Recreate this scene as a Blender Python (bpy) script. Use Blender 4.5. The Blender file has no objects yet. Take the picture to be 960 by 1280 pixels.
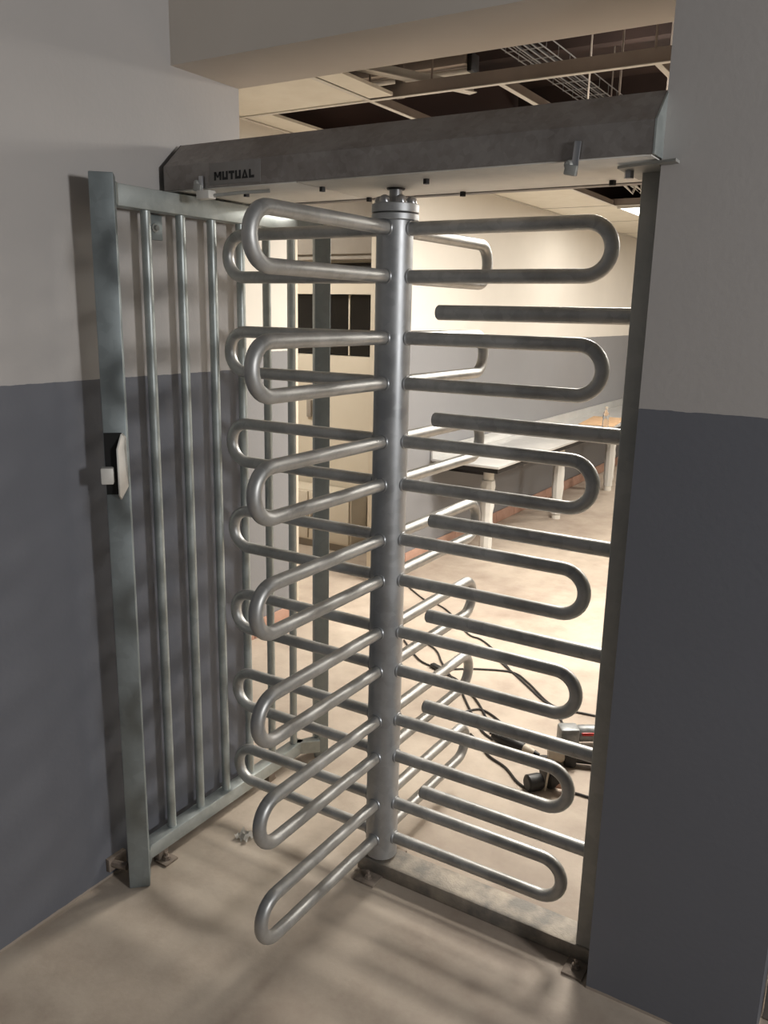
import bpy, bmesh, math, random
from mathutils import Vector, Matrix
random.seed(7)
S = bpy.context.scene
COL = S.collection
PI = math.pi

# ------------------------------------------------------------------ camera
ya, pt, ro, F = 0.5497, -0.2358, 0.0208, 1043.3
fw = Vector((-math.sin(ya)*math.cos(pt), math.cos(ya)*math.cos(pt), math.sin(pt)))
rt = Vector((math.cos(ya), math.sin(ya), 0))
up = rt.cross(fw)
r2 = rt*math.cos(ro) + up*math.sin(ro)
u2 = -rt*math.sin(ro) + up*math.cos(ro)
cam = bpy.data.cameras.new('camera')
cam.sensor_fit = 'HORIZONTAL'; cam.sensor_width = 36.0; cam.lens = 36.0*F/960.0
cam.clip_start = 0.02; cam.clip_end = 100
co = bpy.data.objects.new('camera', cam); COL.objects.link(co)
M3 = Matrix((r2, u2, -fw)).transposed()
co.matrix_world = Matrix.Translation((1.2638, -2.0899, 1.8062)) @ M3.to_4x4()
S.camera = co

# ------------------------------------------------------------------ light
S.view_settings.view_transform = 'Standard'
S.view_settings.look = 'None'
S.view_settings.gamma = 1.0
S.view_settings.use_curve_mapping = False
S.view_settings.exposure = 0.0
W = bpy.data.worlds.new('world'); S.world = W; W.use_nodes = True
W.node_tree.nodes['Background'].inputs[0].default_value = (0.97, 0.98, 1.0, 1)
W.node_tree.nodes['Background'].inputs[1].default_value = 0.09

def area(name, loc, target, sx, sy, power, col):
    l = bpy.data.lights.new(name, 'AREA'); l.shape = 'RECTANGLE'; l.size = sx; l.size_y = sy
    l.energy = power; l.color = col
    o = bpy.data.objects.new(name, l); COL.objects.link(o); o.location = loc
    o.rotation_euler = (Vector(target)-Vector(loc)).to_track_quat('-Z', 'Y').to_euler()
    return o
# ceiling luminaire of the front lobby, to the right of the camera
area('lobby_luminaire', (4.5, -1.35, 2.2), (-0.7, -0.5, 1.2), 0.4, 0.5, 88, (1.0, 0.99, 0.98))

# ------------------------------------------------------------------ helpers
def lin(c):
    return tuple(((v/255)/12.92 if v/255 <= .04045 else ((v/255+.055)/1.055)**2.4) for v in c) + (1,)

def box(bm, lo, hi, bev=0.0, mat=None):
    lo = Vector(lo); hi = Vector(hi)
    c = (lo+hi)/2; s = hi-lo
    b = bmesh.new()
    bmesh.ops.create_cube(b, size=1.0, matrix=Matrix.Diagonal((*s, 1)))
    if bev > 0:
        bmesh.ops.bevel(b, geom=b.edges[:], offset=bev, segments=2, affect='EDGES', profile=0.5)
    m = Matrix.Translation(c) if mat is None else mat @ Matrix.Translation(c)
    b.transform(m); merge(bm, b); return bm

def merge(bm, b):
    vm = {}
    for v in b.verts: vm[v] = bm.verts.new(v.co)
    for f in b.faces:
        try: bm.faces.new([vm[v] for v in f.verts])
        except ValueError: pass
    b.free()

def obox(bm, c, size, rz=0.0, bev=0.0, rx=0.0, ry=0.0):
    m = Matrix.Translation(c) @ Matrix.Rotation(rz, 4, 'Z') @ Matrix.Rotation(ry, 4, 'Y') @ Matrix.Rotation(rx, 4, 'X')
    s = Vector(size)/2
    return box(bm, -s, s, bev, m)

def tube(bm, path, r, seg=14, cap=True, closed=False):
    path = [Vector(p) for p in path]
    n = len(path); rings = []; prev = None
    for i, p in enumerate(path):
        if closed: t = path[(i+1) % n]-path[i-1]
        else: t = path[min(i+1, n-1)]-path[max(i-1, 0)]
        t.normalize()
        if prev is None:
            a = Vector((0, 0, 1)) if abs(t.z) < .9 else Vector((1, 0, 0))
            nrm = (a - t*a.dot(t)).normalized()
        else:
            nrm = (prev - t*prev.dot(t)).normalized()
        prev = nrm; bn = t.cross(nrm)
        rr = r[i] if isinstance(r, (list, tuple)) else r
        rings.append([bm.verts.new(p + (nrm*math.cos(2*PI*k/seg)+bn*math.sin(2*PI*k/seg))*rr) for k in range(seg)])
    for i in range(n if closed else n-1):
        A = rings[i]; B = rings[(i+1) % n]
        for k in range(seg):
            bm.faces.new((A[k], A[(k+1) % seg], B[(k+1) % seg], B[k]))
    if cap and not closed:
        bm.faces.new(rings[0][::-1]); bm.faces.new(rings[-1])
    return bm

def lathe(bm, prof, c=(0, 0, 0), seg=24, mat=None):
    c = Vector(c); rings = []
    for r, z in prof:
        ring = []
        for k in range(seg):
            v = Vector((r*math.cos(2*PI*k/seg), r*math.sin(2*PI*k/seg), z))
            v = (mat @ v) if mat is not None else c+v
            ring.append(bm.verts.new(v))
        rings.append(ring)
    for A, B in zip(rings, rings[1:]):
        for k in range(seg): bm.faces.new((A[k], A[(k+1) % seg], B[(k+1) % seg], B[k]))
    bm.faces.new(rings[0][::-1]); bm.faces.new(rings[-1])
    return bm

def prism(bm, pts, d):          # pts: closed 3D polygon, d: extrusion vector
    d = Vector(d)
    a = [bm.verts.new(Vector(p)) for p in pts]; b = [bm.verts.new(Vector(p)+d) for p in pts]
    bm.faces.new(a[::-1]); bm.faces.new(b); n = len(a)
    for i in range(n): bm.faces.new((a[i], a[(i+1) % n], b[(i+1) % n], b[i]))
    return bm

def mesh_of(name, bm, mat):
    bmesh.ops.recalc_face_normals(bm, faces=bm.faces[:])
    me = bpy.data.meshes.new(name); bm.to_mesh(me); bm.free()
    me.materials.append(mat)
    for p in me.polygons: p.use_smooth = True
    me.set_sharp_from_angle(angle=math.radians(38))
    return me

def wloc(o):
    v = Vector(o.location)
    while o.parent: o = o.parent; v = v + Vector(o.location)
    return v

def obj(name, bm, mat, parent=None, label=None):
    me = mesh_of(name, bm, mat)
    n = len(me.vertices)
    lo = Vector([min(v.co[i] for v in me.vertices) for i in range(3)])
    hi = Vector([max(v.co[i] for v in me.vertices) for i in range(3)])
    c = (lo+hi)/2; c.z = lo.z
    me.transform(Matrix.Translation(-c))
    o = bpy.data.objects.new(name, me); COL.objects.link(o)
    if parent is not None:
        o.parent = parent; o.location = c - wloc(parent)
    else: o.location = c
    if label: o['label'] = label
    return o

def inst(name, me, loc, rot=(0, 0, 0), parent=None):
    o = bpy.data.objects.new(name, me); COL.objects.link(o)
    o.location = Vector(loc) - (wloc(parent) if parent else Vector((0, 0, 0))); o.rotation_euler = rot
    if parent: o.parent = parent
    return o

def tag(o, label, cat, group=None):
    o['label'] = label; o['category'] = cat
    if group: o['group'] = group
    return o

def thing(name, label, cat, loc, group=None):
    o = bpy.data.objects.new(name, None); COL.objects.link(o); o.location = loc; o.empty_display_size = .1
    return tag(o, label, cat, group)

def struct(name, bm, mat, label=None):
    o = obj(name, bm, mat); o['kind'] = 'structure'
    if label: o['label'] = label
    return o

# ------------------------------------------------------------------ materials
def mat_new(name):
    m = bpy.data.materials.new(name); m.use_nodes = True
    return m, m.node_tree.nodes, m.node_tree.links, m.node_tree.nodes['Principled BSDF']

def noise(N, L, scale, detail=4, rough=.55, coord='Object', stretch=None):
    tc = N.new('ShaderNodeTexCoord'); n = N.new('ShaderNodeTexNoise')
    n.inputs['Scale'].default_value = scale; n.inputs['Detail'].default_value = detail; n.inputs['Roughness'].default_value = rough
    if stretch:
        mp = N.new('ShaderNodeMapping'); mp.inputs['Scale'].default_value = stretch
        L.new(tc.outputs[coord], mp.inputs[0]); L.new(mp.outputs[0], n.inputs['Vector'])
    else: L.new(tc.outputs[coord], n.inputs['Vector'])
    return n

def ramp(N, L, src, a, b, ca, cb):
    r = N.new('ShaderNodeValToRGB'); r.color_ramp.elements[0].position = a; r.color_ramp.elements[1].position = b
    r.color_ramp.elements[0].color = ca; r.color_ramp.elements[1].color = cb
    L.new(src, r.inputs[0]); return r

def simple(name, c, rough=.5, metal=0.0, c2=None, scale=6, bump=0.0, spec=.5):
    m, N, L, P = mat_new(name)
    P.inputs['Roughness'].default_value = rough; P.inputs['Metallic'].default_value = metal
    P.inputs['Specular IOR Level'].default_value = spec
    c = lin(c)
    c2 = lin(c2) if c2 else tuple(min(1, v*.86) for v in c[:3])+(1,)
    n = noise(N, L, scale)
    r = ramp(N, L, n.outputs['Fac'], .35, .65, c, c2)
    L.new(r.outputs[0], P.inputs['Base Color'])
    if bump:
        b = N.new('ShaderNodeBump'); b.inputs['Strength'].default_value = bump; b.inputs['Distance'].default_value = .01
        n2 = noise(N, L, scale*12); L.new(n2.outputs['Fac'], b.inputs['Height']); L.new(b.outputs[0], P.inputs['Normal'])
    return m

def galv(name, c, c2, rough, metal=.9, spangle=35, stretch=None):
    m, N, L, P = mat_new(name)
    P.inputs['Metallic'].default_value = metal
    n = noise(N, L, 9, 5, .6, stretch=stretch)
    tc = N.new('ShaderNodeTexCoord'); v = N.new('ShaderNodeTexVoronoi'); v.inputs['Scale'].default_value = spangle
    L.new(tc.outputs['Object'], v.inputs['Vector'])
    mx = N.new('ShaderNodeMath'); mx.operation = 'MULTIPLY_ADD'; mx.inputs[1].default_value = .18
    sep = N.new('ShaderNodeSeparateColor'); L.new(v.outputs['Color'], sep.inputs[0])
    L.new(sep.outputs[0], mx.inputs[0]); L.new(n.outputs['Fac'], mx.inputs[2])
    r = ramp(N, L, mx.outputs[0], .4, .75, lin(c), lin(c2)); L.new(r.outputs[0], P.inputs['Base Color'])
    rr = N.new('ShaderNodeMapRange'); rr.inputs[1].default_value = .3; rr.inputs[2].default_value = .8
    rr.inputs[3].default_value = rough-.06; rr.inputs[4].default_value = rough+.1
    L.new(mx.outputs[0], rr.inputs[0]); L.new(rr.outputs[0], P.inputs['Roughness'])
    return m

def wallpaint(name, upper, lower, z, base=None, plenum=None, rough=.6, lrough=.45):
    m, N, L, P = mat_new(name)
    g = N.new('ShaderNodeNewGeometry'); sp = N.new('ShaderNodeSeparateXYZ'); L.new(g.outputs['Position'], sp.inputs[0])
    nz = noise(N, L, 25, 2)
    ad = N.new('ShaderNodeMath'); ad.operation = 'MULTIPLY_ADD'; ad.inputs[1].default_value = .006; L.new(nz.outputs['Fac'], ad.inputs[0]); L.new(sp.outputs['Z'], ad.inputs[2])
    n = noise(N, L, 1.6, 5, .6)
    def tone(c):
        c = lin(c); return ramp(N, L, n.outputs['Fac'], .3, .7, c, tuple(v*.93 for v in c[:3])+(1,)).outputs[0]
    def step(th):
        s = N.new('ShaderNodeMath'); s.operation = 'GREATER_THAN'; s.inputs[1].default_value = th; L.new(ad.outputs[0], s.inputs[0]); return s.outputs[0]
    def mixc(f, a, b):
        x = N.new('ShaderNodeMix'); x.data_type = 'RGBA'; L.new(f, x.inputs[0]); L.new(a, x.inputs[6]); L.new(b, x.inputs[7]); return x.outputs[2]
    st = step(z+.003)
    c = mixc(st, tone(lower), tone(upper))
    if base: c = mixc(step(base[0]), tone(base[1]), c)
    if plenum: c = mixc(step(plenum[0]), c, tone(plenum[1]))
    L.new(c, P.inputs['Base Color'])
    mr = N.new('ShaderNodeMapRange'); mr.inputs[3].default_value = lrough; mr.inputs[4].default_value = rough
    L.new(st, mr.inputs[0]); L.new(mr.outputs[0], P.inputs['Roughness'])
    P.inputs['Specular IOR Level'].default_value = .35
    b = N.new('ShaderNodeBump'); b.inputs['Strength'].default_value = .12; b.inputs['Distance'].default_value = .004
    n2 = noise(N, L, 60, 3); L.new(n2.outputs['Fac'], b.inputs['Height']); L.new(b.outputs[0], P.inputs['Normal'])
    return m

def floor_mat():
    m, N, L, P = mat_new('screed_floor')
    n = noise(N, L, .9, 7, .62); n2 = noise(N, L, 5, 6, .65); n3 = noise(N, L, 60, 3)
    a = ramp(N, L, n.outputs['Fac'], .36, .66, lin((194, 181, 165)), lin((160, 146, 133)))
    b = ramp(N, L, n2.outputs['Fac'], .42, .72, (1, 1, 1, 1), (.74, .70, .68, 1))
    x = N.new('ShaderNodeMix'); x.data_type = 'RGBA'; x.blend_type = 'MULTIPLY'; x.inputs[0].default_value = .8
    L.new(a.outputs[0], x.inputs[6]); L.new(b.outputs[0], x.inputs[7]); L.new(x.outputs[2], P.inputs['Base Color'])
    P.inputs['Roughness'].default_value = .62; P.inputs['Specular IOR Level'].default_value = .35
    bp = N.new('ShaderNodeBump'); bp.inputs['Strength'].default_value = .15; bp.inputs['Distance'].default_value = .004
    L.new(n3.outputs['Fac'], bp.inputs['Height']); L.new(bp.outputs[0], P.inputs['Normal'])
    return m

def glassy(name, c, rough=.1, trans=.85):
    m, N, L, P = mat_new(name)
    P.inputs['Base Color'].default_value = lin(c); P.inputs['Roughness'].default_value = rough
    P.inputs['Transmission Weight'].default_value = trans; P.inputs['IOR'].default_value = 1.3
    n = noise(N, L, 30); b = N.new('ShaderNodeBump'); b.inputs['Strength'].default_value = .3
    L.new(n.outputs['Fac'], b.inputs['Height']); L.new(b.outputs[0], P.inputs['Normal'])
    return m

def emit(name, c, s):
    m, N, L, P = mat_new(name)
    P.inputs['Base Color'].default_value = lin(c)
    P.inputs['Emission Color'].default_value = lin(c); P.inputs['Emission Strength'].default_value = s
    return m

M_TUBE = galv('galvanised_tube', (158, 158, 156), (188, 188, 186), .42, .72)
M_COLM = galv('galvanised_column', (156, 158, 160), (176, 178, 180), .42, .75)
M_CAGE = galv('galvanised_cage', (158, 165, 164), (180, 186, 184), .42, .55)
M_POST = galv('galvanised_post', (138, 146, 147), (154, 162, 164), .5, .55, stretch=(1, 1, .35))
M_FRAME = galv('weathered_frame', (158, 159, 155), (176, 176, 171), .5, .3)
M_HOUS = galv('housing_steel', (132, 126, 122), (158, 153, 149), .48, .6, 60)
M_PLATE = galv('housing_underplate', (220, 217, 210), (230, 227, 220), .5, .15)
M_BRIGHT = simple('zinc_bolt', (190, 192, 196), .3, .9)
M_DARK = simple('dark_steel', (52, 50, 50), .5, .6)
M_RUST = simple('dusty_plate', (128, 116, 106), .75, .3, (152, 140, 128), 40)
M_BLACK = simple('black_print', (14, 14, 15), .5)
M_RAIL = simple('dusty_rail', (168, 158, 144), .6, .25, (122, 118, 112), 14, .2)
M_BADGE = galv('badge_metal', (138, 135, 132), (150, 147, 144), .5, .6)
M_FLOOR = floor_mat()
M_WALL = wallpaint('lobby_paint', (184, 180, 177), (112, 114, 121), 1.6, base=(.012, (170, 158, 146)))
M_WALLR = wallpaint('room_paint', (220, 215, 206), (134, 134, 136), 1.585, plenum=(2.76, (74, 56, 50)), lrough=.55)  # bare brick above the ceiling, darkened to stand for the unlit void
M_LINT = simple('lintel_paint', (212, 204, 194), .65, 0, (204, 196, 186), 1.5)
M_CREAM = simple('cream_panel', (214, 205, 188), .6, 0, (206, 196, 178), 2)
M_BULK = simple('grey_bulkhead', (150, 142, 132), .6)
M_PLEN = simple('plenum_brown', (70, 54, 49), .9, 0, (56, 44, 40), 3)
M_TILE = simple('ceiling_tile', (234, 229, 215), .75, 0, (228, 222, 207), 8)
M_TEE = simple('white_tee', (226, 222, 212), .45)
M_TEEG = simple('grey_tee_web', (172, 160, 150), .5, .3)
M_SKIRT = simple('clay_skirting', (186, 150, 132), .6, 0, (174, 136, 118), 9)
M_STEEL = simple('table_steel', (214, 214, 212), .32, .45, (200, 200, 198), 3)
M_WRAP = glassy('plastic_wrap', (226, 224, 218), .3, .25)
M_CARD = simple('cardboard', (206, 172, 136), .8, 0, (190, 156, 120), 12)
M_CORD = simple('black_cord', (44, 40, 38), .6)
M_TOOLG = simple('tool_grey', (150, 152, 152), .45, .4, (120, 122, 122), 30)
M_TOOLB = simple('tool_black', (28, 27, 27), .5)
M_TOOLC = simple('tool_cream', (196, 184, 166), .5)
M_RED = simple('tool_red', (196, 40, 34), .4)
M_GLASS = simple('dark_pane', (16, 16, 18), .12)
M_CLEAR = glassy('clear_plastic', (235, 235, 235), .08, .95)
M_DOOR = simple('grey_door', (150, 146, 140), .5)
M_TRAY = simple('tray_wire', (150, 148, 146), .4, .8)
M_LAMP = emit('lamp_diffuser', (255, 250, 240), 9.0)

# ------------------------------------------------------------------ setting
XW, YF, YB, ZL, XJ = -0.706, -0.132, 0.167, 2.4986, 0.750
XR = -1.65
struct('floor', box(bmesh.new(), (-5.5, -6, -.12), (6, 10.2, 0)), M_FLOOR)
struct('wall_left', box(bmesh.new(), (XR-.25, -6, 0), (XW, YB, 3.6)), M_WALL)
struct('wall_lintel', box(bmesh.new(), (XW, YF, ZL), (XJ, YB, 3.6)), M_LINT)
struct('wall_right', box(bmesh.new(), (XJ, YF, 0), (1.175, YB, 3.6)), M_WALL)
struct('wall_right_return', box(bmesh.new(), (2.2, YF, 0), (6, YB, 3.6)), M_WALL)
b = box(bmesh.new(), (1.175, YF, 2.2), (2.2, YB, 3.6)); struct('wall_over_door', b, M_WALL)
d = struct('door_1', box(bmesh.new(), (1.18, .02, .005), (2.195, .065, 2.195), .003), M_DOOR)
h_ = bmesh.new(); tube(h_, [(2.08, .02, 1.02), (2.08, -.03, 1.02), (1.97, -.03, 1.02)], .009, 8); obj('door_handle', h_, M_BRIGHT, d)

# room beyond: left side wall has a doorway
OY0, OY1, OZ = 1.675, 2.53, 2.55
bm = bmesh.new()
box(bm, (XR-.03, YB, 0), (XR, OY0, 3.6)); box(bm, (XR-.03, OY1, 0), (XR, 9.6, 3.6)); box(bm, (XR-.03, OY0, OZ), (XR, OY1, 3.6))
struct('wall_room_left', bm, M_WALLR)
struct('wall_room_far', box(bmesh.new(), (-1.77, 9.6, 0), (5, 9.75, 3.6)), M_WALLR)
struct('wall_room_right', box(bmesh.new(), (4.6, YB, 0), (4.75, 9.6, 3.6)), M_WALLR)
# skirting of the room, piece by piece
sk = struct('baseboard_left', box(bmesh.new(), (XR, OY1+.02, 0), (XR+.006, 9.6, .098)), M_SKIRT)
y = OY1+.02
while y < 9.5:
    obj('skirting_tile', box(bmesh.new(), (XR+.004, y+.003, .002), (XR+.014, min(y+.397, 9.59), .104), .002), M_SKIRT, sk); y += .4
sk = struct('baseboard_near', box(bmesh.new(), (XR, YB, 0), (XR+.006, OY0-.02, .098)), M_SKIRT)
for k in range(4):
    y0 = YB+.01+k*.37
    obj('skirting_tile', box(bmesh.new(), (XR+.004, y0, .002), (XR+.014, y0+.364, .104), .002), M_SKIRT, sk)
# frame of the doorway
bm = bmesh.new()
box(bm, (XR-.035, OY0-.0, 0), (XR+.008, OY0+.022, OZ), .002); box(bm, (XR-.035, OY1-.022, 0), (XR+.008, OY1, OZ), .002); box(bm, (XR-.035, OY0+.022, OZ-.022), (XR+.008, OY1-.022, OZ), .002)
struct('trim_1', bm, M_CREAM)

# pantry behind the doorway
YP = 3.22
struct('wall_pantry_back', box(bmesh.new(), (-4.6, YP, 0), (XR-.03, YP+.12, 1.47)), M_CREAM)
bm = box(bmesh.new(), (-4.6, YP, 1.925), (XR-.03, YP+.12, 3.6)); box(bm, (-4.6, YP, 1.47), (-3.2, YP+.12, 1.925)); box(bm, (-2.118, YP, 1.47), (XR-.03, YP+.12, 1.925))
struct('wall_pantry_top', bm, M_CREAM)
struct('wall_pantry_left', box(bmesh.new(), (-4.75, .1, 0), (-4.6, YP+.12, 3.6)), M_CREAM)
struct('wall_pantry_front', box(bmesh.new(), (-4.6, .1, 0), (XR-.25, .16, 3.6)), M_CREAM)
struct('ceiling_pantry', box(bmesh.new(), (-4.75, .1, 2.75), (XR-.03, YP+.12, 2.85)), M_CREAM)
struct('trim_2', box(bmesh.new(), (-4.6, YP-.012, 0), (XR-.04, YP, .05), .002), simple('wood_skirting', (160, 128, 96), .6))
wn = struct('window_1', box(bmesh.new(), (-3.2, YP+.10, 1.47), (-2.118, YP+.115, 1.925)), M_DARK)
for x0, x1 in ((-3.195, -2.70), (-2.685, -2.372), (-2.358, -2.124)):
    obj('pane', box(bmesh.new(), (x0, YP+.06, 1.476), (x1, YP+.068, 1.919)), M_GLASS, wn)
for x in (-2.6925, -2.365):
    obj('mullion', box(bmesh.new(), (x-.0055, YP+.05, 1.474), (x+.0055, YP+.075, 1.921), .001), M_CREAM, wn)
bk = struct('trim_3', box(bmesh.new(), (-3.6, YP-.16, 2.2), (XR-.04, YP, 2.74), .004), M_BULK)
obj('shadow_lip', box(bmesh.new(), (-3.6, YP-.13, 2.165), (-1.9, YP-.02, 2.2), .002), M_BULK, bk)
obj('dark_strip', box(bmesh.new(), (-2.62, YP-.03, 2.085), (-2.12, YP-.004, 2.145), .002), M_DARK, bk)  # dark strip set on the wall below the bulkhead
cb = thing('pantry_cabinet', 'pale low cupboard with a small handle seen through the doorway', 'cabinet', (-2.45, 3.0, 0))
obj('body', box(bmesh.new(), (-2.9, 2.98, .06), (-2.13, 3.19, .46), .004), M_CREAM, cb)
obj('plinth', box(bmesh.new(), (-2.88, 3.0, 0), (-2.15, 3.18, .06)), M_BULK, cb)
dr = obj('door', box(bmesh.new(), (-2.885, 2.964, .075), (-2.53, 2.98, .445), .003), M_CREAM, cb)
obj('handle', box(bmesh.new(), (-2.575, 2.944, .2), (-2.56, 2.964, .3), .003), M_BULK, dr)
dr = obj('door', box(bmesh.new(), (-2.515, 2.964, .075), (-2.145, 2.98, .445), .003), M_CREAM, cb)
obj('handle', box(bmesh.new(), (-2.49, 2.944, .2), (-2.475, 2.964, .3), .003), M_BULK, dr)
hk = obj('coat_hook', box(bmesh.new(), (-2.715, YP-.022, .985), (-2.672, YP, 1.12), .006), M_BULK)
tag(hk, 'small tan handset fixed to the wall below the dark hatch', 'wall fitting')

# ceiling of the room: slab, tees, tiles
ce = struct('ceiling', box(bmesh.new(), (-1.9, YB, 3.5), (4.75, 9.75, 3.62)), M_PLEN)
ZC = 2.70
def tee_x(y, x0, x1):
    bm = bmesh.new(); box(bm, (x0, y-.012, ZC), (x1, y+.012, ZC+.003)); t = obj('main_tee', bm, M_TEE, ce)
    obj('tee_web', box(bmesh.new(), (x0, y-.003, ZC+.003), (x1, y+.003, ZC+.055)), M_TEEG, t)
def tee_y(x, y0, y1):
    bm = bmesh.new(); box(bm, (x-.012, y0, ZC+.0005), (x+.012, y1, ZC+.0035)); t = obj('cross_tee', bm, M_TEE, ce)
    obj('tee_web', box(bmesh.new(), (x-.003, y0, ZC+.0035), (x+.003, y1, ZC+.042)), M_TEEG, t)
YS = [1.25, 2.45, 3.65, 5.17, 6.37, 7.57, 8.77]
XS = [-.9, -.28, .34, .96, 1.58, 2.2, 2.82, 3.44, 4.06]
for yy in YS: tee_x(yy, XR+.02, 4.6)
for i, x in enumerate(XS):
    for a_, c_ in zip([YB]+YS, YS+[9.6]):
        if a_ == YB and x in (-.28, .34): continue
        xx = x-.1 if a_ > 3 else x
        tee_y(xx, a_+.013, c_-.013)
bm = bmesh.new(); box(bm, (XR, YB, ZC-.002), (XR+.022, 9.6, ZC+.001)); box(bm, (XR, YB, ZC+.001), (XR+.002, 9.6, ZC+.025))
obj('wall_angle', bm, M_TEE, ce)
def tile(x0, x1, y0, y1): obj('ceiling_tile', box(bmesh.new(), (x0+.006, y0+.006, ZC+.0045), (x1-.006, y1-.006, ZC+.018)), M_TILE, ce)
tile(XR+.012, -.9, YB+.01, 1.25)
tile(XR+.012, -1.47, 1.25, 2.45)
tile(-.89, -.76, YB+.02, 1.23)
obj('tee_clip', box(bmesh.new(), (-.775, 1.255, ZC+.0), (-.735, 1.275, ZC+.13), .002), M_TEEG, ce)
for a_, c_ in zip(YS, YS[1:]+[9.6]):
    off = -.1 if a_ > 3 else 0
    edges = [XR+.012]+[x+off for x in XS]+[4.6]
    for k in range(len(edges)-1):
        x0, x1 = edges[k], edges[k+1]
        if a_ == 1.25 and x1 < 2.0: continue
        if a_ == 3.65 and -1.1 < x0 < .2: continue
        if a_ == 2.45 and -1.0 < x0 < 1.0: continue
        if abs(a_-5.17) < .01 and k == 1: continue
        tile(x0, x1, a_, c_)
for x, y in ((-.62, 1.3), (-.28, 2.3), (.02, 1.85), (.2, 2.6), (.33, 1.25), (.12, 3.3), (-.9, 1.25), (.96, 1.25), (-.6, 3.65), (-.05, 2.9)):
    bm = bmesh.new(); tube(bm, [(x, y, ZC+.05), (x, y, 3.5)], .005, 6); obj('hanger_rod', bm, M_TEEG, ce)
for y in (1.9, 3.2, 4.5):
    obj('purlin', box(bmesh.new(), (-1.6, y-.04, 3.36), (4.5, y+.04, 3.5)), M_PLEN, ce)
# loose tee lying across the open grid
bm = bmesh.new(); obox(bm, (-.70, 1.22, ZC+.060), (.74, .05, .004), math.radians(66)); obox(bm, (-.70, 1.22, ZC+.080), (.74, .005, .038), math.radians(66))
tag(obj('loose_ceiling_tee', bm, M_TEE), 'loose pale tee bar lying askew across the open ceiling grid', 'ceiling bar')
# unlit batten resting in the void
bt = thing('batten_light', 'unlit grey batten luminaire resting in the open ceiling void', 'luminaire', (-.86, 1.62, 2.86))
obj('body', box(bmesh.new(), (-1.25, 1.57, 2.89), (-.60, 1.67, 2.945), .006), M_TEEG, bt)
obj('end_cap', box(bmesh.new(), (-.60, 1.58, 2.86), (-.575, 1.66, 2.94), .006), M_DARK, bt)
bm = bmesh.new(); tube(bm, [(-1.22, 1.62, 2.874), (-.60, 1.62, 2.874)], .013, 12); obj('tube', bm, M_TEE, bt)
bm = bmesh.new(); box(bm, (-.9, 1.61, 2.945), (-.88, 1.63, 3.5)); obj('hanger', bm, M_TEEG, bt)
# wire cable tray
ct = thing('cable_tray', 'open wire mesh cable tray running through the dark ceiling void', 'cable tray', (-.56, 2.7, 3.1))
TX = (-.68, -.64, -.60, -.56, -.52, -.48)
for x in TX:
    z = 3.1; 
    bm = bmesh.new(); tube(bm, [(x, .4, z), (x-.03, 7.5, z)], .0035, 6); obj('long_wire', bm, M_TRAY, ct)
for x in (-.69, -.47):
    bm = bmesh.new(); tube(bm, [(x, .4, 3.15), (x-.03, 7.5, 3.15)], .0035, 6); obj('side_wire', bm, M_TRAY, ct)
bm = bmesh.new(); tube(bm, [(-.69, 0, .052), (-.69, 0, 0), (-.47, 0, 0), (-.47, 0, .052)], .003, 6)
rung = mesh_of('rung', bm, M_TRAY)
for k in range(36):
    inst('rung', rung, (-.001*k*.7, .5+k*.17, 3.1), parent=ct)
for k, x in enumerate((-.62, -.57, -.53)):
    bm = bmesh.new(); tube(bm, [(x+.012*math.sin(t*1.7+k), .4+t*.35, 3.112) for t in range(20)], .007, 6); obj('cable', bm, M_CORD, ct)
# ceiling lamps of the room, plus unseen ones added for light
def lamp(x0, x1, y0, y1, power, label, ZC=ZC):
    t = thing('ceiling_light', label, 'light', ((x0+x1)/2, (y0+y1)/2, ZC-.012))
    bm = bmesh.new(); box(bm, (x0, y0, ZC-.012), (x1, y0+.02, ZC+.03)); box(bm, (x0, y1-.02, ZC-.012), (x1, y1, ZC+.03)); box(bm, (x0, y0+.02, ZC-.012), (x0+.02, y1-.02, ZC+.03)); box(bm, (x1-.02, y0+.02, ZC-.012), (x1, y1-.02, ZC+.03))
    obj('frame', bm, M_TEE, t)
    obj('diffuser', box(bmesh.new(), (x0+.02, y0+.02, ZC-.005), (x1-.02, y1-.02, ZC+.01)), M_LAMP, t)
    area('ceiling_light_glow', ((x0+x1)/2, (y0+y1)/2, ZC-.02), ((x0+x1)/2, (y0+y1)/2, 0), x1-x0-.05, y1-y0-.05, power, (1.0, .945, .865))
lamp(-.995, -.39, 5.25, 5.85, 13, 'bright square ceiling light panel beyond the turnstile arms')
lamp(-.26, .32, 1.84, 2.42, 54, 'unseen square light panel added close behind the header housing')  # unseen, added to light the left wall and floor near the opening
lamp(-.26, .32, 2.48, 3.06, 60, 'unseen square light panel added second behind the header housing')  # unseen, added beside it to soften the bar shadows
lamp(.97, 1.57, 2.6, 3.2, 56, 'square ceiling light panel hidden behind the housing and pier')
lamp(.23, .83, 7.0, 7.5, 60, 'square ceiling light panel at the far end of the room')
lamp(2.2, 2.8, 4.2, 4.8, 70, 'square ceiling light panel over the right of the room')
lamp(-3.2, -2.6, 1.6, 2.2, 40, 'unseen square light panel added inside the pantry behind the doorway', 2.735)  # unseen, added to brighten the dark pantry
for k, (dx, dy) in enumerate(((0, 0), (.05, .06), (.09, .02))):
    bm = bmesh.new(); tube(bm, [(-.86+dx, 4.7+dy, 3.45), (-.84+dx, 4.72+dy, 3.0), (-.80+dx*.8, 4.75+dy, 2.80), (-.74+dx, 4.78+dy, 2.74), (-.70+dx*.5, 4.8, 2.85)], .012, 8)
    tag(obj('loose_cable', bm, M_TEE), ('pale loose cable dangling in the ceiling void, leftmost of three', 'pale loose cable dangling in the ceiling void, middle of three', 'pale loose cable dangling in the ceiling void, nearest the light panel')[k], 'cable', 'loose cables by the light panel')

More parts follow.
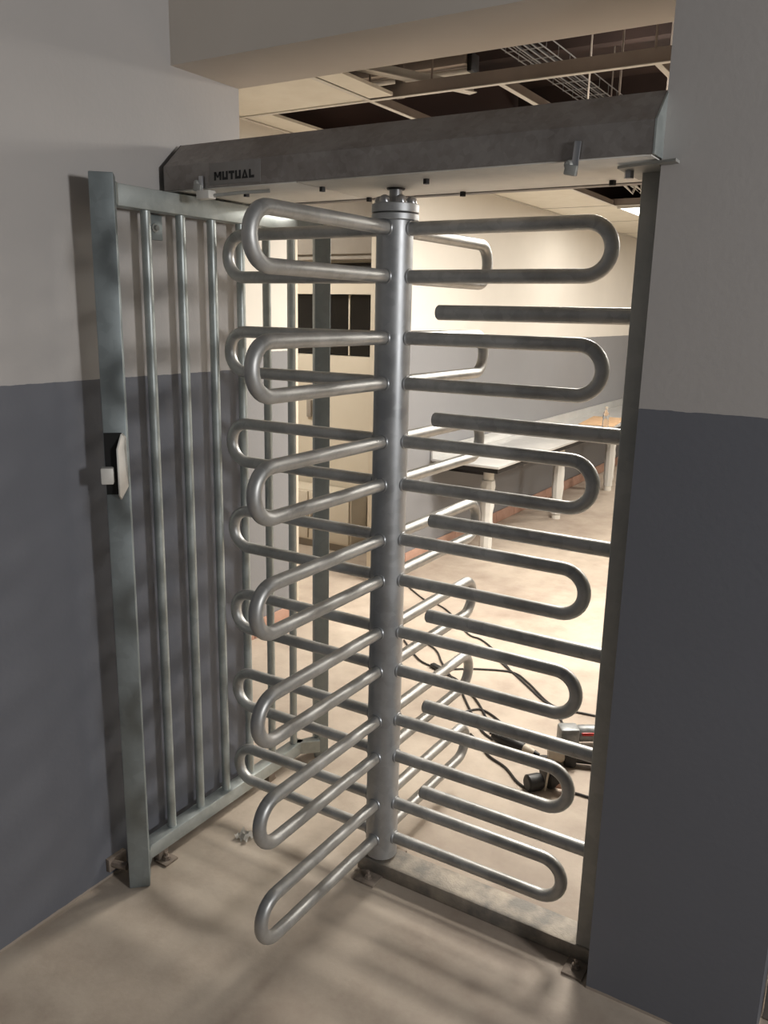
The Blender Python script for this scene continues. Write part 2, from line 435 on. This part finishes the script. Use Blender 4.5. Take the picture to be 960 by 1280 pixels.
# ------------------------------------------------------------------ turnstile rotor
Z0, PP, HH, LA, RC, RT = .129, .2954, .1275, .6161, .052, .0185
rot = thing('turnstile_rotor', 'galvanised full-height turnstile rotor with four columns of hoop arms', 'turnstile', (0, 0, .05))
colm = obj('column', lathe(bmesh.new(), [(RC-.002, .058), (RC, .06), (RC, 2.052), (RC-.002, 2.054)], seg=40), M_COLM, rot)
obj('pivot_collar', lathe(bmesh.new(), [(.04, .045), (.04, .058)], seg=24), M_DARK, colm)
obj('flange', lathe(bmesh.new(), [(.064, 2.050), (.066, 2.052), (.066, 2.066), (.064, 2.068)], seg=40), M_COLM, rot)
obj('flange', lathe(bmesh.new(), [(.064, 2.0705), (.066, 2.0725), (.066, 2.092), (.064, 2.094)], seg=40), M_COLM, rot)
obj('shaft', lathe(bmesh.new(), [(.018, 2.09), (.018, 2.137)], seg=20), M_COLM, rot)
bm = bmesh.new(); lathe(bm, [(.017, 0), (.017, .003), (.014, .004), (.014, .012), (.011, .018), (.005, .021)], seg=10); boltmesh = mesh_of('bolt', bm, M_BRIGHT)
for k in range(6):
    a = .35+k*PI/3; inst('bolt', boltmesh, (.045*math.cos(a), .045*math.sin(a), 2.094), parent=rot)
# one hoop, shared by all arms
bm = bmesh.new(); R = HH/2
path = [(RC-.012, 0, R), (.2, 0, R), (LA-R, 0, R)]
for k in range(1, 16): path.append((LA-R+R*math.sin(PI*k/16), 0, R*math.cos(PI*k/16)))
path += [(LA-R, 0, -R), (.2, 0, -R), (RC-.012, 0, -R)]
tube(bm, path, RT, 18, cap=False); hoop = mesh_of('hoop_arm', bm, M_TUBE)
bm = bmesh.new()
tube(bm, [(RC*.985-.0015*abs(math.cos(t)), (RT+.0015)*math.sin(t), (RT+.0015)*math.cos(t)) for t in [2*PI*k/16 for k in range(16)]], .0035, 6, closed=True)
bead = mesh_of('weld_bead', bm, M_COLM)
for w in range(4):
    for i in range(7):
        z = Z0+(6-i)*PP+R
        a = w*PI/2+.0013
        o = inst('hoop_arm', hoop, (0, 0, z), (0, 0, a), rot)
        for sg in (1, -1):
            c = bpy.data.objects.new('weld_bead', bead); COL.objects.link(c); c.parent = o; c.location = (0, 0, sg*R)

# ------------------------------------------------------------------ comb frame
cf = thing('comb_frame', 'galvanised comb post with six bars and a floor rail beside the pier', 'turnstile frame', (.4, 0, 0))
obj('post', box(bmesh.new(), (.686, -.045, .05), (.747, .05, 2.136), .004), M_FRAME, cf)
obj('floor_rail', box(bmesh.new(), (-.062, -.05, 0), (.747, .05, .05), .004), M_RAIL, cf)
for i in range(6):
    z = Z0+(5-i)*PP+(HH+PP)/2-.0112
    bm = bmesh.new(); tube(bm, [(.147, 0, z), (.45, 0, z), (.69, 0, z)], .0205, 20)
    br = obj('comb_bar', bm, M_TUBE, cf)
    bm = bmesh.new(); lathe(bm, [(.0195, 0), (.018, .003)], seg=20, mat=Matrix.Translation((.147, 0, z)) @ Matrix.Rotation(-PI/2, 4, 'Y')); obj('end_plug', bm, M_DARK, br)
def foot(parent, x, y, sx, sy, rz=0.0):
    f = obj('foot_plate', obox(bmesh.new(), (x, y, .004), (sx, sy, .008), rz, .0015), M_RUST, parent)
    bm = bmesh.new(); lathe(bm, [(.015, .008), (.015, .011), (.011, .011), (.011, .02), (.006, .022), (.006, .032)], (x, y, 0), 6); obj('anchor_bolt', bm, M_RUST, f)
foot(cf, .0, -.08, .075, .06); foot(cf, .703, -.085, .06, .07)
foot(cf, .0, .08, .075, .06)
bm = bmesh.new(); prism(bm, [(.652, -.124, 2.1265), (.79, -.171, 2.1265), (.79, -.136, 2.1265), (.746, -.134, 2.1265), (.746, .05, 2.1265), (.652, .05, 2.1265)], (0, 0, .006)); tp = obj('head_plate', bm, M_FRAME, cf)
bm = bmesh.new(); lathe(bm, [(.011, 2.11), (.011, 2.1265)], (.668, -.085, 0), 6); obj('head_bolt', bm, M_BRIGHT, cf)

# ------------------------------------------------------------------ header housing
XL, XH = -.686, .752
hs = thing('header_housing', 'long grey steel box across the turnstile top with black MUTUAL lettering', 'turnstile housing', (0, 0, 2.137))
prof = [(-.2, 2.140), (-.2, 2.207), (-.125, 2.278), (.11, 2.278), (.185, 2.207), (.185, 2.140)]
obj('cover', prism(bmesh.new(), [(XL+.004, y, z) for y, z in prof], (XH-XL-.008, 0, 0)), M_HOUS, hs)
cap = [(-.2006, 2.139), (-.2006, 2.2073), (-.1253, 2.2787), (.1103, 2.2787), (.1856, 2.2073), (.1856, 2.139)]
obj('end_cap', prism(bmesh.new(), [(XL+.002, y, z) for y, z in cap], (.002, 0, 0)), M_DARK, hs)
obj('end_cap', prism(bmesh.new(), [(XH-.004, y, z) for y, z in cap], (.004, 0, 0)), M_CAGE, hs)
obj('underplate', box(bmesh.new(), (-.19, -.196, 2.1365), (.745, .150, 2.140), .0008), M_PLATE, hs)  # colour whitened to hold light bounced up from the floor
obj('underplate', box(bmesh.new(), (-.68, -.196, 2.1365), (-.194, .150, 2.140), .0008), M_PLATE, hs)
obj('rear_lip', box(bmesh.new(), (-.68, .153, 2.134), (.745, .184, 2.140), .0008), M_HOUS, hs)
bm = bmesh.new(); lathe(bm, [(.009, -.012), (.009, 0)], seg=6); hb = mesh_of('underside_bolt', bm, M_DARK)
for x, y in ((-.176, -.101), (-.194+.02, .135), (.156, -.109), (.138, .135), (.573, .1), (-.45, -.1)):
    inst('underside_bolt', hb, (x, y, 2.1365), parent=hs)
obj('shaft_shade_disc', lathe(bmesh.new(), [(.024, 2.132), (.026, 2.1365)], seg=28), M_DARK, hs)  # dark disc standing in for shade around the shaft top
# name badge
bd = obj('name_badge', box(bmesh.new(), (-.50, -.2012, 2.146), (-.312, -.2, 2.204), .0004), M_BADGE, hs)
def glyphs():
    t = .31
    def rect(x0, y0, x1, y1): return [(x0, y0), (x1, y0), (x1, y1), (x0, y1)]
    Mg = [rect(0, 0, t, 1), rect(1.25-t, 0, 1.25, 1), [(0, 1), (t*1.15, 1), (.72, .32), (.52, .32)], [(1.25, 1), (1.25-t*1.15, 1), (.53, .32), (.73, .32)]]
    Ug = [rect(0, 0, t, 1), rect(.95-t, 0, .95, 1), rect(t, 0, .95-t, t)]
    Tg = [rect(0, 1-t, .95, 1), rect(.36, 0, .36+t, 1-t)]
    Ag = [[(0, 0), (t, 0), (.60, 1), (.44, 1)], [(1.05, 0), (1.05-t*1.05, 0), (.44, 1), (.62, 1)], rect(.3, 0, .75, .2)]
    Lg = [rect(0, 0, t, 1), rect(t, 0, .85, t)]
    return [(Mg, 1.25), (Ug, .95), (Tg, .95), (Ug, .95), (Ag, 1.05), (Lg, .85)]
gl = glyphs(); tot = sum(w for _, w in gl)+.16*5
sx = .147/tot; sz = .0225; cx = -.4815
for polys, w in gl:
    bm = bmesh.new()
    for p in polys: prism(bm, [(cx+px*sx, -.2012, 2.1575+pz*sz) for px, pz in p], (0, -.0006, 0))
    obj('letter', bm, M_BLACK, bd); cx += (w+.16)*sx
# hasp clips on the front edge
def clip(x, z1, z0, tilt):
    c = obj('hasp', obox(bmesh.new(), (x, -.207, (z0+z1)/2), (.015, .006, z1-z0), 0, .0015, ry=tilt), M_BRIGHT, hs)
    bm = bmesh.new(); lathe(bm, [(.010, 0), (.010, .012), (.006, .016)], seg=10, mat=Matrix.Translation((x-.015, -.2, z0+.024)) @ Matrix.Rotation(PI/2, 4, 'X')); obj('screw', bm, M_FRAME, c)
    obj('hook', obox(bmesh.new(), (x-.008, -.212, z0+.012), (.028, .012, .022), 0, .003, ry=.2), M_FRAME, c)
clip(.584, 2.176, 2.104, .08)
clip(-.527, 2.172, 2.128, .03)
bm = bmesh.new(); box(bm, (-.535, -.222, 2.108), (-.485, -.19, 2.132), .004); lc = obj('latch_block', bm, M_PLATE, hs)
bm = bmesh.new(); tube(bm, [(-.49, -.2, 2.118), (-.40, -.17, 2.126), (-.33, -.14, 2.130)], .005, 8); obj('latch_rod', bm, M_FRAME, lc)

# ------------------------------------------------------------------ side cage
sc = thing('side_cage', 'galvanised barrier panel of six upright round bars against the left wall', 'barrier', (-.63, 0, 0))
fp = obj('post', obox(bmesh.new(), (-.608, -.493, 1.073), (.063, .063, 2.144), math.radians(45), .003), M_POST, sc)
obj('post', obox(bmesh.new(), (-.598, .478, 1.065), (.058, .058, 2.128), math.radians(45), .003), M_POST, sc)
for z0, z1 in ((.04, .09), (2.072, 2.130)):
    bm = bmesh.new(); box(bm, (-.67, -.435, z0), (-.62, .40, z1), .003); obj('rail', bm, M_CAGE, sc)
    bm = bmesh.new(); prism(bm, [(-.668, .35, z0), (-.62, .375, z0), (-.565, .43, z0), (-.60, .465, z0)], (0, 0, z1-z0)); obj('rail_return', bm, M_CAGE, sc)
    bm = bmesh.new(); prism(bm, [(-.67, -.43, z0), (-.655, -.47, z0), (-.60, -.455, z0), (-.62, -.43, z0)], (0, 0, z1-z0)); obj('rail_return', bm, M_CAGE, sc)
bm = bmesh.new(); tube(bm, [(0, 0, .085), (0, 0, 1.0), (0, 0, 2.08)], .0145, 16); bar = mesh_of('bar', bm, M_CAGE)
for y in (-.313, -.176, -.043, .09, .222, .358):
    inst('bar', bar, (-.645, y, 0), parent=sc)
foot(sc, -.615, -.372, .05, .055); foot(sc, -.655, .2, .05, .05)
for y in (-.372, .2):
    obj('foot_bracket', box(bmesh.new(), (-.662, y-.02, .006), (-.628, y+.02, .042), .002), M_RUST, sc)
# wall fixing of the cage
wp = obj('wall_plate', box(bmesh.new(), (-.706, -.262, 2.0), (-.700, -.196, 2.072), .001), M_POST, sc)
bm = bmesh.new(); lathe(bm, [(.013, 0), (.013, .004), (.008, .005), (.008, .014)], seg=8, mat=Matrix.Translation((-.70, -.228, 2.034)) @ Matrix.Rotation(PI/2, 4, 'Y')); obj('wall_bolt', bm, M_FRAME, wp)
wp = obj('wall_plate', box(bmesh.new(), (-.706, -.545, .03), (-.69, -.475, .075), .001), M_RUST, sc)
bm = bmesh.new(); tube(bm, [(-.70, -.53, .055), (-.64, -.515, .055)], .012, 8); obj('wall_bolt', bm, M_RUST, wp)
# lock keep in the front post: dark pocket, square bolt and bent strike plate
nrm = Vector((.7071, -.7071, 0)); tang = Vector((.7071, .7071, 0))
pc = Vector((-.608, -.493, 0)) + nrm*.0315
def onpost(u, w, z): return pc + tang*u + nrm*w + Vector((0, 0, z))
pk = obj('lock_pocket', obox(bmesh.new(), onpost(-.006, .001, 1.375), (.048, .006, .175), math.radians(45)), M_BLACK, sc)
obj('lock_bolt', obox(bmesh.new(), onpost(-.024, .018, 1.345), (.034, .034, .046), math.radians(45), .004), M_PLATE, pk)
bm = bmesh.new()
prism(bm, [onpost(.006, .002, 1.272), onpost(.004, .03, 1.29), onpost(.004, .03, 1.42), onpost(.016, .002, 1.462), onpost(.026, .002, 1.45), onpost(.026, .002, 1.31)], tang*.004)
obj('strike_plate', bm, M_PLATE, pk)

# ------------------------------------------------------------------ worktable in the room
tb = thing('steel_table', 'long pale steel worktable with wrapped legs along the left wall', 'table', (-1.36, 6, 0))
obj('tabletop', box(bmesh.new(), (-1.625, 3.28, .735), (-1.085, 9.0, .755), .004), M_STEEL, tb)
obj('edge_frame', box(bmesh.new(), (-1.60, 3.30, .70), (-1.10, 8.98, .735)), M_DARK, tb)
for y in (3.6, 5.1, 6.6, 8.2): obj('wall_bracket', box(bmesh.new(), (XR+.002, y-.02, .62), (-1.32, y+.02, .70), .003), M_DARK, tb)
obj('upstand', box(bmesh.new(), (-1.645, 3.30, .735), (-1.625, 9.0, .83), .004), M_STEEL, tb)
random.seed(3)
for x in (-1.27,):
    for y in (3.53, 5.05, 6.60, 8.2):
        bm = bmesh.new(); tube(bm, [(x, y, .0), (x, y, .70)], .040, 14); lg = obj('leg', bm, M_TEE, tb)
        bm = bmesh.new(); pr = [(.049+random.uniform(-.004, .008), .05+.05*k) for k in range(12)]
        lathe(bm, pr, (x, y, 0), 9); obj('plastic_wrap', bm, M_WRAP, lg)
bt2 = thing('plastic_bottle', 'small clear plastic bottle standing on the far end of the worktable', 'bottle', (-1.13, 5.87, .755))
obj('body', lathe(bmesh.new(), [(.028, .755), (.031, .765), (.031, .82), (.027, .84), (.031, .86), (.030, .89), (.012, .93), (.012, .945)], (-1.13, 5.87, .001), 18), M_CLEAR, bt2)
obj('cap', lathe(bmesh.new(), [(.014, .943), (.014, .96)], (-1.13, 5.87, 0), 14), M_TOOLC, bt2)
cd = tag(obj('cardboard_sheet', obox(bmesh.new(), (-1.30, 6.35, .759), (.34, .75, .006), .12, .001), M_CARD), 'flat brown cardboard sheet lying on the worktable behind the bottle', 'cardboard')

# ------------------------------------------------------------------ tools and cords on the floor
def axis(p0, p1):
    p0 = Vector(p0); p1 = Vector(p1); d = p1-p0
    return Matrix.Translation(p0) @ d.to_track_quat('Z', 'Y').to_matrix().to_4x4(), d.length
def cylp(prof, p0, p1, seg=16):
    m, L_ = axis(p0, p1); return lathe(bmesh.new(), [(r, t*L_) for r, t in prof], seg=seg, mat=m)
t = thing('angle_grinder', 'grey angle grinder with red switch, farthest of the floor tools', 'power tool', (.28, 1.2, 0))
obj('gear_head', obox(bmesh.new(), (.245, 1.13, .045), (.085, .075, .09), .6, .012), M_TOOLG, t)
obj('motor', cylp([(.028, 0), (.036, .08), (.036, .7), (.028, 1)], (.27, 1.15, .055), (.41, 1.245, .055)), M_TOOLG, t)
obj('switch', obox(bmesh.new(), (.322, 1.155, .062), (.06, .02, .022), .6, .005), M_RED, t)
obj('grip', cylp([(.028, 0), (.026, .3), (.024, .9), (.016, 1)], (.40, 1.24, .052), (.56, 1.34, .042)), M_TOOLB, t)
obj('disc', cylp([(.055, 0), (.055, 1)], (.235, 1.115, .012), (.235, 1.115, .016), 28), M_DARK, t)
t = thing('angle_grinder', 'cream and black angle grinder in the middle of the floor tools', 'power tool', (.3, 1.0, 0))
obj('nose', cylp([(.03, 0), (.036, .2), (.038, .8), (.034, 1)], (.225, .945, .045), (.285, .975, .045)), M_TOOLC, t)
obj('motor', obox(bmesh.new(), (.305, .985, .044), (.05, .08, .086), .4, .01), M_TOOLB, t)
obj('grip', cylp([(.024, 0), (.022, .5), (.026, .9), (.018, 1)], (.32, .99, .034), (.48, 1.05, .03)), M_TOOLB, t)
obj('disc', cylp([(.05, 0), (.05, 1)], (.222, .93, .008), (.222, .93, .012), 28), M_DARK, t)
t = thing('cutting_grinder', 'small dark cutting grinder with a white strip, nearest floor tool', 'power tool', (.3, .76, 0))
obj('guard', cylp([(.05, 0), (.055, .1), (.055, .9), (.05, 1)], (.285, .755, .055), (.315, .79, .06), 24), M_DARK, t)
obj('motor', cylp([(.03, 0), (.034, .2), (.034, .9), (.026, 1)], (.275, .74, .035), (.235, .69, .035)), M_TOOLB, t)
obj('disc', cylp([(.045, 0), (.045, 1)], (.31, .785, .05), (.314, .789, .05), 28), M_TOOLC, t)
obj('strip', obox(bmesh.new(), (.302, .735, .06), (.008, .012, .11), .3, .002, ry=.12), M_TOOLC, t)
obj('collar', cylp([(.02, 0), (.022, 1)], (.33, .76, .035), (.375, .775, .035)), M_SKIRT, t)
t = thing('die_grinder', 'slim black power tool with a pale nose lying among the cords', 'power tool', (.07, .95, 0))
obj('body', cylp([(.014, 0), (.022, .08), (.026, .5), (.024, .95), (.018, 1)], (-.04, .98, .03), (.12, .945, .03)), M_TOOLB, t)
obj('nose', cylp([(.019, 0), (.02, .4), (.014, 1)], (.12, .945, .03), (.17, .937, .028)), M_TOOLC, t)
obj('chuck', cylp([(.012, 0), (.008, 1)], (.17, .937, .028), (.19, .935, .027)), M_TOOLB, t)

def smooth(pts, n=6):
    out = []
    P = [pts[0]]+pts+[pts[-1]]
    for i in range(1, len(P)-2):
        for k in range(n):
            t_ = k/n; p0, p1, p2, p3 = [Vector((*q, 0)) if len(q) == 2 else Vector(q) for q in P[i-1:i+3]]
            out.append(.5*((2*p1)+(p2-p0)*t_+(2*p0-5*p1+4*p2-p3)*t_*t_+(3*p1-p0-3*p2+p3)*t_**3))
    q = P[-1]; out.append(Vector((*q, 0)) if len(q) == 2 else Vector(q)); return out
cords = [
 ('dark cord running furthest back, from behind the column to the tools', [(-1.454, 2.628), (-1.347, 2.537), (-1.16, 2.397), (-1.048, 2.366), (-.914, 2.273), (-.676, 2.032), (-.578, 1.997), (-.454, 1.9), (-.26, 1.69)]),
 ('long dark cord crossing level, then bending past the farthest grinder', [(-.606, 1.513), (-.531, 1.54), (-.416, 1.618), (-.251, 1.683), (-.134, 1.612), (.025, 1.464), (.115, 1.435), (.249, 1.451), (.6, 1.5)]),
 ('short dark cord alongside the long one, ending at the farthest grinder', [(-.426, 1.839), (-.307, 1.73), (-.208, 1.65), (-.02, 1.485), (.065, 1.421), (.16, 1.30), (.20, 1.2)]),
 ('dark cord from the column winding down to the slim black tool', [(-.932, 1.738), (-.782, 1.595), (-.701, 1.535), (-.601, 1.504), (-.516, 1.467), (-.434, 1.431), (-.342, 1.302), (-.221, 1.15), (-.115, 1.03), (-.04, .985)]),
 ('dark looping cord just behind the one to the slim black tool', [(-.876, 1.777), (-.781, 1.758), (-.694, 1.695), (-.602, 1.577), (-.448, 1.42), (-.284, 1.306), (-.145, 1.144), (-.07, 1.03)]),
 ('short arched cord lying behind the slim black tool', [(-.264, 1.111), (-.253, 1.157), (-.198, 1.213), (-.073, 1.147), (.003, 1.06)]),
 ('dark cord in front of the slim black tool leading to the nearest grinder', [(-.144, .975), (-.069, .916), (.004, .848), (.099, .802), (.18, .73), (.24, .70)]),
 ('dark cord trailing right from the nearest grinder towards the post', [(.36, .75), (.398, .777), (.449, .781), (.55, .79)]),
]
for lab, pts in cords:
    bm = bmesh.new(); tube(bm, [p+Vector((0, 0, .0055)) for p in smooth(pts)], .005, 6)
    tag(obj('power_cord', bm, M_CORD), lab, 'cord', 'power cords on the floor')
bm = bmesh.new(); obox(bm, (-.60, 1.505, .012), (.07, .03, .022), -.35, .006)
tag(obj('cord_plug', bm, M_TOOLB), 'black plug joining two cords near the column', 'plug')

# crumpled clear wrapper on the floor inside the cage
random.seed(11); bm = bmesh.new(); g = []
for i in range(7):
    g.append([bm.verts.new((-.505+i*.009+random.uniform(-.003, .003), -.16+j*.010+random.uniform(-.003, .003), .002+random.uniform(0, .02))) for j in range(6)])
for i in range(6):
    for j in range(5): bm.faces.new((g[i][j], g[i+1][j], g[i+1][j+1], g[i][j+1]))
ex = bmesh.ops.solidify(bm, geom=bm.faces[:], thickness=.0008)
tag(obj('plastic_scrap', bm, M_WRAP), 'crumpled clear plastic scrap on the floor beside the barrier panel', 'litter')
